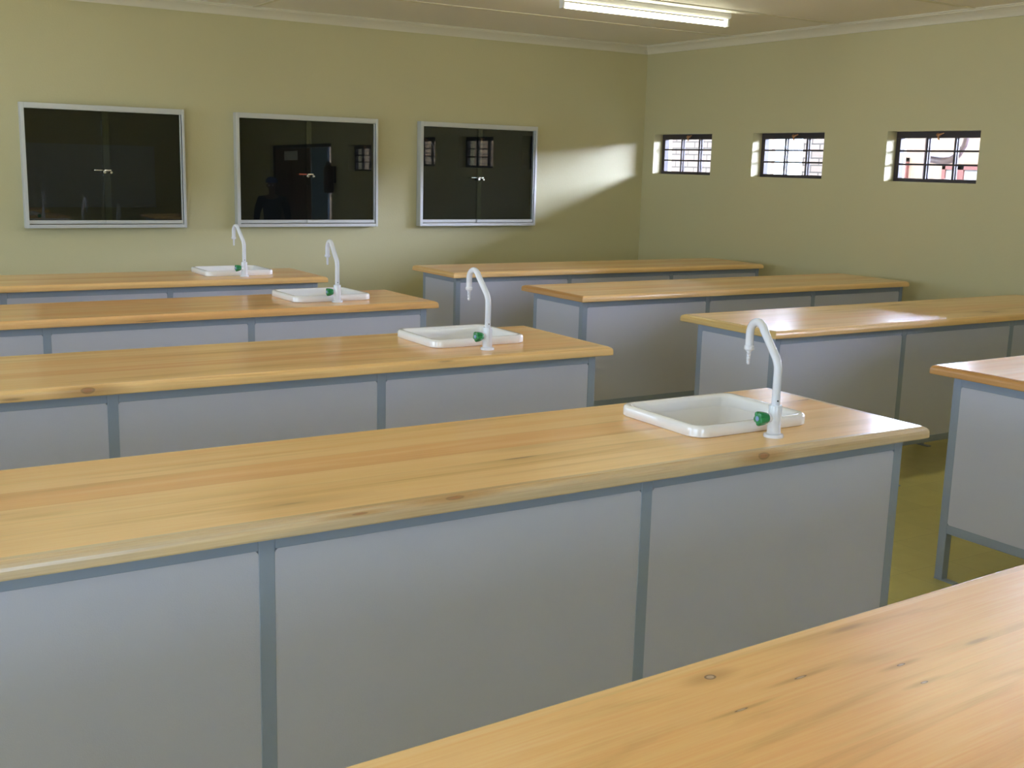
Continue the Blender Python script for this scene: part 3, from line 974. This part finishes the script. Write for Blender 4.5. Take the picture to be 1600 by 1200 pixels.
# ------------------------------------------------------------------ wall display cabinets with sliding glass
def cabinet(x0, x1, z0, z1, label, rod_mat, tilt=0.0):
    D = 0.075
    w, h = x1 - x0, z1 - z0
    root = empty('display_cabinet', ((x0 + x1) / 2, YB, z0))
    tag(root, label, 'display cabinet', 'glazed display cabinets on the back wall')
    hw = w / 2
    yo = -D          # front plane
    bm = bmesh.new()
    fw = 0.026
    # outer aluminium channel: left, right, top (broad), bottom
    box(bm, -hw, -hw + fw, yo, 0, 0, h, 0.002)
    obj('side_frame', bm, M_ALU, root)
    obj('side_frame', bx(hw - 0.020, hw, yo, 0, 0, h, 0.002), M_ALU, root)
    bm = bmesh.new()
    box(bm, -hw + fw, hw - 0.020, yo + 0.001, 0, h - 0.040, h, 0.002)
    box(bm, -hw + fw, hw - 0.020, yo - 0.002, yo + 0.002, h - 0.030, h - 0.026, 0.001)
    obj('top_frame', bm, M_ALU, root)
    bm = bmesh.new()
    box(bm, -hw + fw, hw - 0.020, yo + 0.001, 0, 0, 0.026, 0.002)
    obj('bottom_frame', bm, M_ALU, root)
    obj('pin_board', bx(-hw + fw, hw - 0.020, -0.02, -0.004, 0.03, h - 0.04), M_FELT, root)
    # sliding glass: left pane behind, right pane in front, overlapping in the middle
    zb, zt = 0.026, h - 0.040
    for (a, b_, yy) in ((-hw + fw + 0.002, 0.028, yo + 0.028), (-0.022, hw - 0.032, yo + 0.014)):
        rt = empty('sliding_door', (0, yy, zb))
        rt.parent = root
        # becomes a part made of glass with its channel as sub-parts
        bm = bx(a, b_, -0.002, 0.002, 0.012, zt - zb)
        bpy.data.objects.remove(rt)
        g = obj('sliding_door', bm, M_CABGLASS, root)
        g.location = (0, yy, zb)
        g.rotation_euler = (-tilt, 0, 0)
        ch = bmesh.new()
        box(ch, a, b_, -0.006, 0.006, 0.005, 0.030, 0.001)
        obj('bottom_channel', ch, M_ALU, g)
        if yy < yo + 0.02:
            obj('side_channel', bx(b_ - 0.002, b_ + 0.006, -0.007, 0.007, 0.0, zt - zb - 0.002, 0.001), M_ALU, g)
    # ratchet lock at the overlap: rod, two barrels
    zl = h * 0.475
    ylk = yo + 0.003
    bm = bmesh.new()
    lathe(bm, [(0.0, -0.018), (0.009, -0.018), (0.011, -0.016), (0.011, 0.008), (0.0, 0.008)], 'y', (-0.020, ylk, zl - 0.012), 18)
    lathe(bm, [(0.0, -0.020), (0.008, -0.020), (0.0095, -0.018), (0.0095, 0.0), (0.0, 0.0)], 'y', (0.026, ylk, zl - 0.014), 18)
    box(bm, -0.020, 0.030, ylk - 0.008, ylk, zl - 0.004, zl + 0.006, 0.002)
    lk = obj('lock', bm, M_CHROME, root, smooth=True)
    lk.data.set_sharp_from_angle(angle=math.radians(35))
    bm = bmesh.new()
    lathe(bm, [(0.0, -0.095), (0.0055, -0.094), (0.0065, -0.088), (0.005, -0.084), (0.005, -0.03), (0.0, -0.03)], 'x', (0, ylk - 0.006, zl + 0.001), 14)
    obj('lock_rod', bm, rod_mat, lk, smooth=True)
    return root
cabinet(1.4377, 2.5994, 1.1159, 2.0039, 'black-lined glass display cabinet on the left, reflecting a pale board', M_CHROME)
cabinet(3.0037, 4.2213, 1.1159, 2.0039, 'black-lined glass display cabinet in the middle with a reddish lock rod', M_RED, 0.0075)
cabinet(4.6224, 5.8138, 1.1159, 2.0039, 'black-lined glass display cabinet on the right, reflecting two barred windows', M_CHROME)

# ------------------------------------------------------------------ things seen only mirrored in the cabinet glass
wb = empty('whiteboard', (4.0, YR, 0.80))
tag(wb, 'pale writing board on the rear wall, seen mirrored in the left cabinet', 'board')
obj('writing_surface', bx(-1.5, 1.45, 0.004, 0.02, 0.0, 0.98), M_BOARD, wb)
bm = bmesh.new()
box(bm, -1.53, 1.48, 0.0, 0.03, 0.98, 1.01, 0.003)
box(bm, -1.53, 1.48, 0.0, 0.09, -0.04, 0.0, 0.003)
box(bm, -1.53, -1.5, 0.0, 0.03, 0.0, 0.98, 0.003)
box(bm, 1.45, 1.48, 0.0, 0.03, 0.0, 0.98, 0.003)
obj('board_frame', bm, M_ALU, wb)

fe = empty('fire_extinguisher', (XW, 1.36, 1.28))
tag(fe, 'dark fire extinguisher on the wall beside the door, mirrored in the middle cabinet', 'fire extinguisher')
bm = bmesh.new()
lathe(bm, [(0.0, 0.0), (0.068, 0.0), (0.075, 0.01), (0.075, 0.34), (0.066, 0.385), (0.040, 0.415), (0.022, 0.425), (0.0, 0.425)], 'z', (-0.11, 0, 0), 28)
obj('cylinder', bm, mat('dark_red_enamel', (0.05, 0.008, 0.008), 0.3), fe, smooth=True)
bm = bmesh.new()
box(bm, -0.125, -0.095, -0.03, 0.06, 0.42, 0.45, 0.004)
box(bm, -0.122, -0.098, -0.10, 0.02, 0.455, 0.468, 0.003)
obj('valve_handle', bm, M_BAR, fe)
bm = bmesh.new()
tube(bm, [(-0.11, 0.02, 0.44), (-0.11, -0.06, 0.45), (-0.11, -0.12, 0.38), (-0.11, -0.14, 0.27), (-0.11, -0.155, 0.12)], [0.010, 0.010, 0.011, 0.014, 0.024], 12)
obj('hose', bm, M_BLACK, fe, smooth=True)
obj('wall_bracket', bx(-0.04, 0.0, -0.03, 0.03, 0.15, 0.40, 0.004), M_BAR, fe)

# ------------------------------------------------------------------ the person mirrored in the middle cabinet
def skin_obj(name, verts, edges_, radii, m, parent=None, sub=2, root_i=0):
    me = bpy.data.meshes.new(name)
    me.from_pydata(verts, edges_, [])
    o = bpy.data.objects.new(name, me)
    link(o, parent)
    sk = o.modifiers.new('skin', 'SKIN')
    sk.use_smooth_shade = True
    ss = o.modifiers.new('sub', 'SUBSURF')
    ss.levels = sub
    ss.render_levels = sub
    for i, r in enumerate(radii):
        rr = r if hasattr(r, '__len__') else (r, r)
        me.skin_vertices[0].data[i].radius = rr
        me.skin_vertices[0].data[i].use_root = (i == root_i)
    me.materials.append(m)
    return o

def person():
    M_SKIN = mat('brown_skin', (0.16, 0.085, 0.055), 0.55)
    M_SHIRT = mat('navy_jersey', (0.020, 0.028, 0.055), 0.85)
    M_TROU = mat('dark_trousers', (0.03, 0.03, 0.035), 0.85)
    M_CAP = mat('blue_cap', (0.03, 0.07, 0.22), 0.8)
    M_SHOE = mat('black_shoes', (0.02, 0.02, 0.02), 0.5)
    root = empty('person', (5.93, 1.80, 0), 0.55)
    root.scale = (0.86, 0.86, 0.86)
    tag(root, 'standing person in navy jersey and blue cap, seen mirrored in the middle cabinet', 'person')
    V, E, Rr = [], [], []
    def add(p, r, par=None):
        V.append(p)
        Rr.append(r)
        if par is not None:
            E.append((par, len(V) - 1))
        return len(V) - 1
    pel = add((0, 0, 0.93), (0.15, 0.10))
    wai = add((0, 0, 1.08), (0.135, 0.095), pel)
    che = add((0, 0.005, 1.25), (0.155, 0.11), wai)
    upc = add((0, 0, 1.38), (0.12, 0.085), che)
    nek = add((0, 0.005, 1.46), 0.055, upc)
    nk2 = add((0, 0.015, 1.51), 0.052, nek)
    hd0 = add((0, 0.025, 1.57), (0.066, 0.080), nk2)
    hd1 = add((0, 0.02, 1.64), (0.074, 0.092), hd0)
    add((0, 0.015, 1.70), (0.058, 0.072), hd1)
    for s in (-1, 1):
        sh = add((s * 0.185, 0, 1.37), 0.060, upc)
        ub = add((s * 0.235, 0.005, 1.22), 0.052, sh)
        el = add((s * 0.265, 0.02, 1.06), 0.042, ub)
        fo = add((s * 0.235, 0.13, 0.98), 0.037, el)
        wr = add((s * 0.19, 0.25, 0.94), 0.027, fo)
        pm = add((s * 0.175, 0.31, 0.925), (0.036, 0.016), wr)
        for k, (ang, ln) in enumerate(((-0.45, 0.075), (-0.15, 0.085), (0.15, 0.08), (0.42, 0.062))):
            a1 = add((s * 0.175 + math.sin(ang) * 0.05, 0.31 + math.cos(ang) * 0.045, 0.92), 0.009, pm)
            a2 = add((s * 0.175 + math.sin(ang) * (0.05 + ln * 0.3), 0.355 + ln * 0.45, 0.905), 0.0085, a1)
            add((s * 0.175 + math.sin(ang) * (0.05 + ln * 0.35), 0.36 + ln * 0.7, 0.875), 0.0075, a2)
        t1 = add((s * 0.175 - s * 0.038, 0.285, 0.925), 0.011, wr)
        add((s * 0.175 - s * 0.055, 0.325, 0.905), 0.009, t1)
        hp = add((s * 0.095, 0, 0.86), 0.088, pel)
        kn = add((s * 0.105, 0.01, 0.49), 0.055, hp)
        cf = add((s * 0.107, -0.012, 0.33), 0.052, kn)
        an = add((s * 0.11, -0.01, 0.09), 0.036, cf)
        add((s * 0.115, 0.11, 0.035), (0.038, 0.026), an)
    skin_obj('body', V, E, Rr, M_SKIN, root)
    # jersey
    V, E, Rr = [], [], []
    a0 = add((0, 0, 0.93), (0.165, 0.12)); a1 = add((0, 0, 1.08), (0.158, 0.118), a0); a2 = add((0, 0.005, 1.26), (0.175, 0.13), a1)
    a3 = add((0, 0, 1.385), (0.135, 0.10), a2); add((0, 0.003, 1.45), 0.07, a3)
    for s in (-1, 1):
        b0 = add((s * 0.19, 0, 1.375), 0.075, a3); b1 = add((s * 0.24, 0.005, 1.22), 0.066, b0); b2 = add((s * 0.268, 0.02, 1.06), 0.055, b1)
        b3 = add((s * 0.236, 0.13, 0.98), 0.048, b2); add((s * 0.20, 0.225, 0.948), 0.038, b3)
    skin_obj('jersey', V, E, Rr, M_SHIRT, root)
    V, E, Rr = [], [], []
    a0 = add((0, 0, 0.95), (0.155, 0.11))
    for s in (-1, 1):
        b0 = add((s * 0.098, 0, 0.84), 0.102, a0); b1 = add((s * 0.106, 0.01, 0.49), 0.076, b0); b2 = add((s * 0.108, -0.01, 0.30), 0.068, b1); add((s * 0.11, -0.008, 0.10), 0.060, b2)
    skin_obj('trousers', V, E, Rr, M_TROU, root)
    # cap, face features, shoes
    bm = bmesh.new()
    lathe(bm, [(0.098, 0.0), (0.099, 0.02), (0.094, 0.05), (0.078, 0.078), (0.045, 0.095), (0.0, 0.10)], 'z', (0, 0.018, 1.652), 28)
    bm2 = rrect(0, 0.13, 0.075, 0.06, 0.05, 6)
    loft(bm, [[(x, y, 1.655) for x, y in bm2], [(x, y, 1.661) for x, y in bm2]], True, True)
    obj('cap', bm, M_CAP, root, smooth=True)
    bm = bmesh.new()
    loft(bm, [[(-0.010, 0.104, 1.615), (0.010, 0.104, 1.615), (0.0, 0.112, 1.618)], [(-0.017, 0.104, 1.578), (0.017, 0.104, 1.578), (0.0, 0.130, 1.582)], [(-0.010, 0.102, 1.570), (0.010, 0.102, 1.570), (0.0, 0.115, 1.570)]], True, True)
    obj('nose', bm, M_SKIN, root)
    bm = bmesh.new()
    lathe(bm, [(0.0, 0.0), (0.016, 0.002), (0.018, 0.006), (0.0, 0.010)], 'y', (0, 0.100, 1.545), 16)
    obj('mouth', bm, mat('lips', (0.14, 0.05, 0.045), 0.5), root)
    M_EYE = mat('eye_white', (0.6, 0.6, 0.58), 0.3)
    for s in (-1, 1):
        bm = bmesh.new()
        bmesh.ops.create_uvsphere(bm, u_segments=12, v_segments=8, radius=0.012, matrix=Matrix.Translation((s * 0.031, 0.096, 1.612)))
        obj('eye', bm, M_EYE, root, smooth=True)
        bm = bmesh.new()
        bmesh.ops.create_uvsphere(bm, u_segments=12, v_segments=8, radius=0.028, matrix=Matrix.Translation((s * 0.082, 0.01, 1.60)) @ Matrix.Diagonal((0.35, 0.6, 1.0, 1)))
        obj('ear', bm, M_SKIN, root, smooth=True)
        bm = bmesh.new()
        pts = rrect(s * 0.112, 0.05, 0.046, 0.13, 0.044, 6)
        pts2 = rrect(s * 0.112, 0.03, 0.038, 0.10, 0.037, 6)
        loft(bm, [[(x, y, 0.0) for x, y in pts], [(x, y, 0.045) for x, y in pts], [(x, y, 0.085) for x, y in pts2]], True, True)
        obj('shoe', bm, M_SHOE, root, smooth=True)
person()
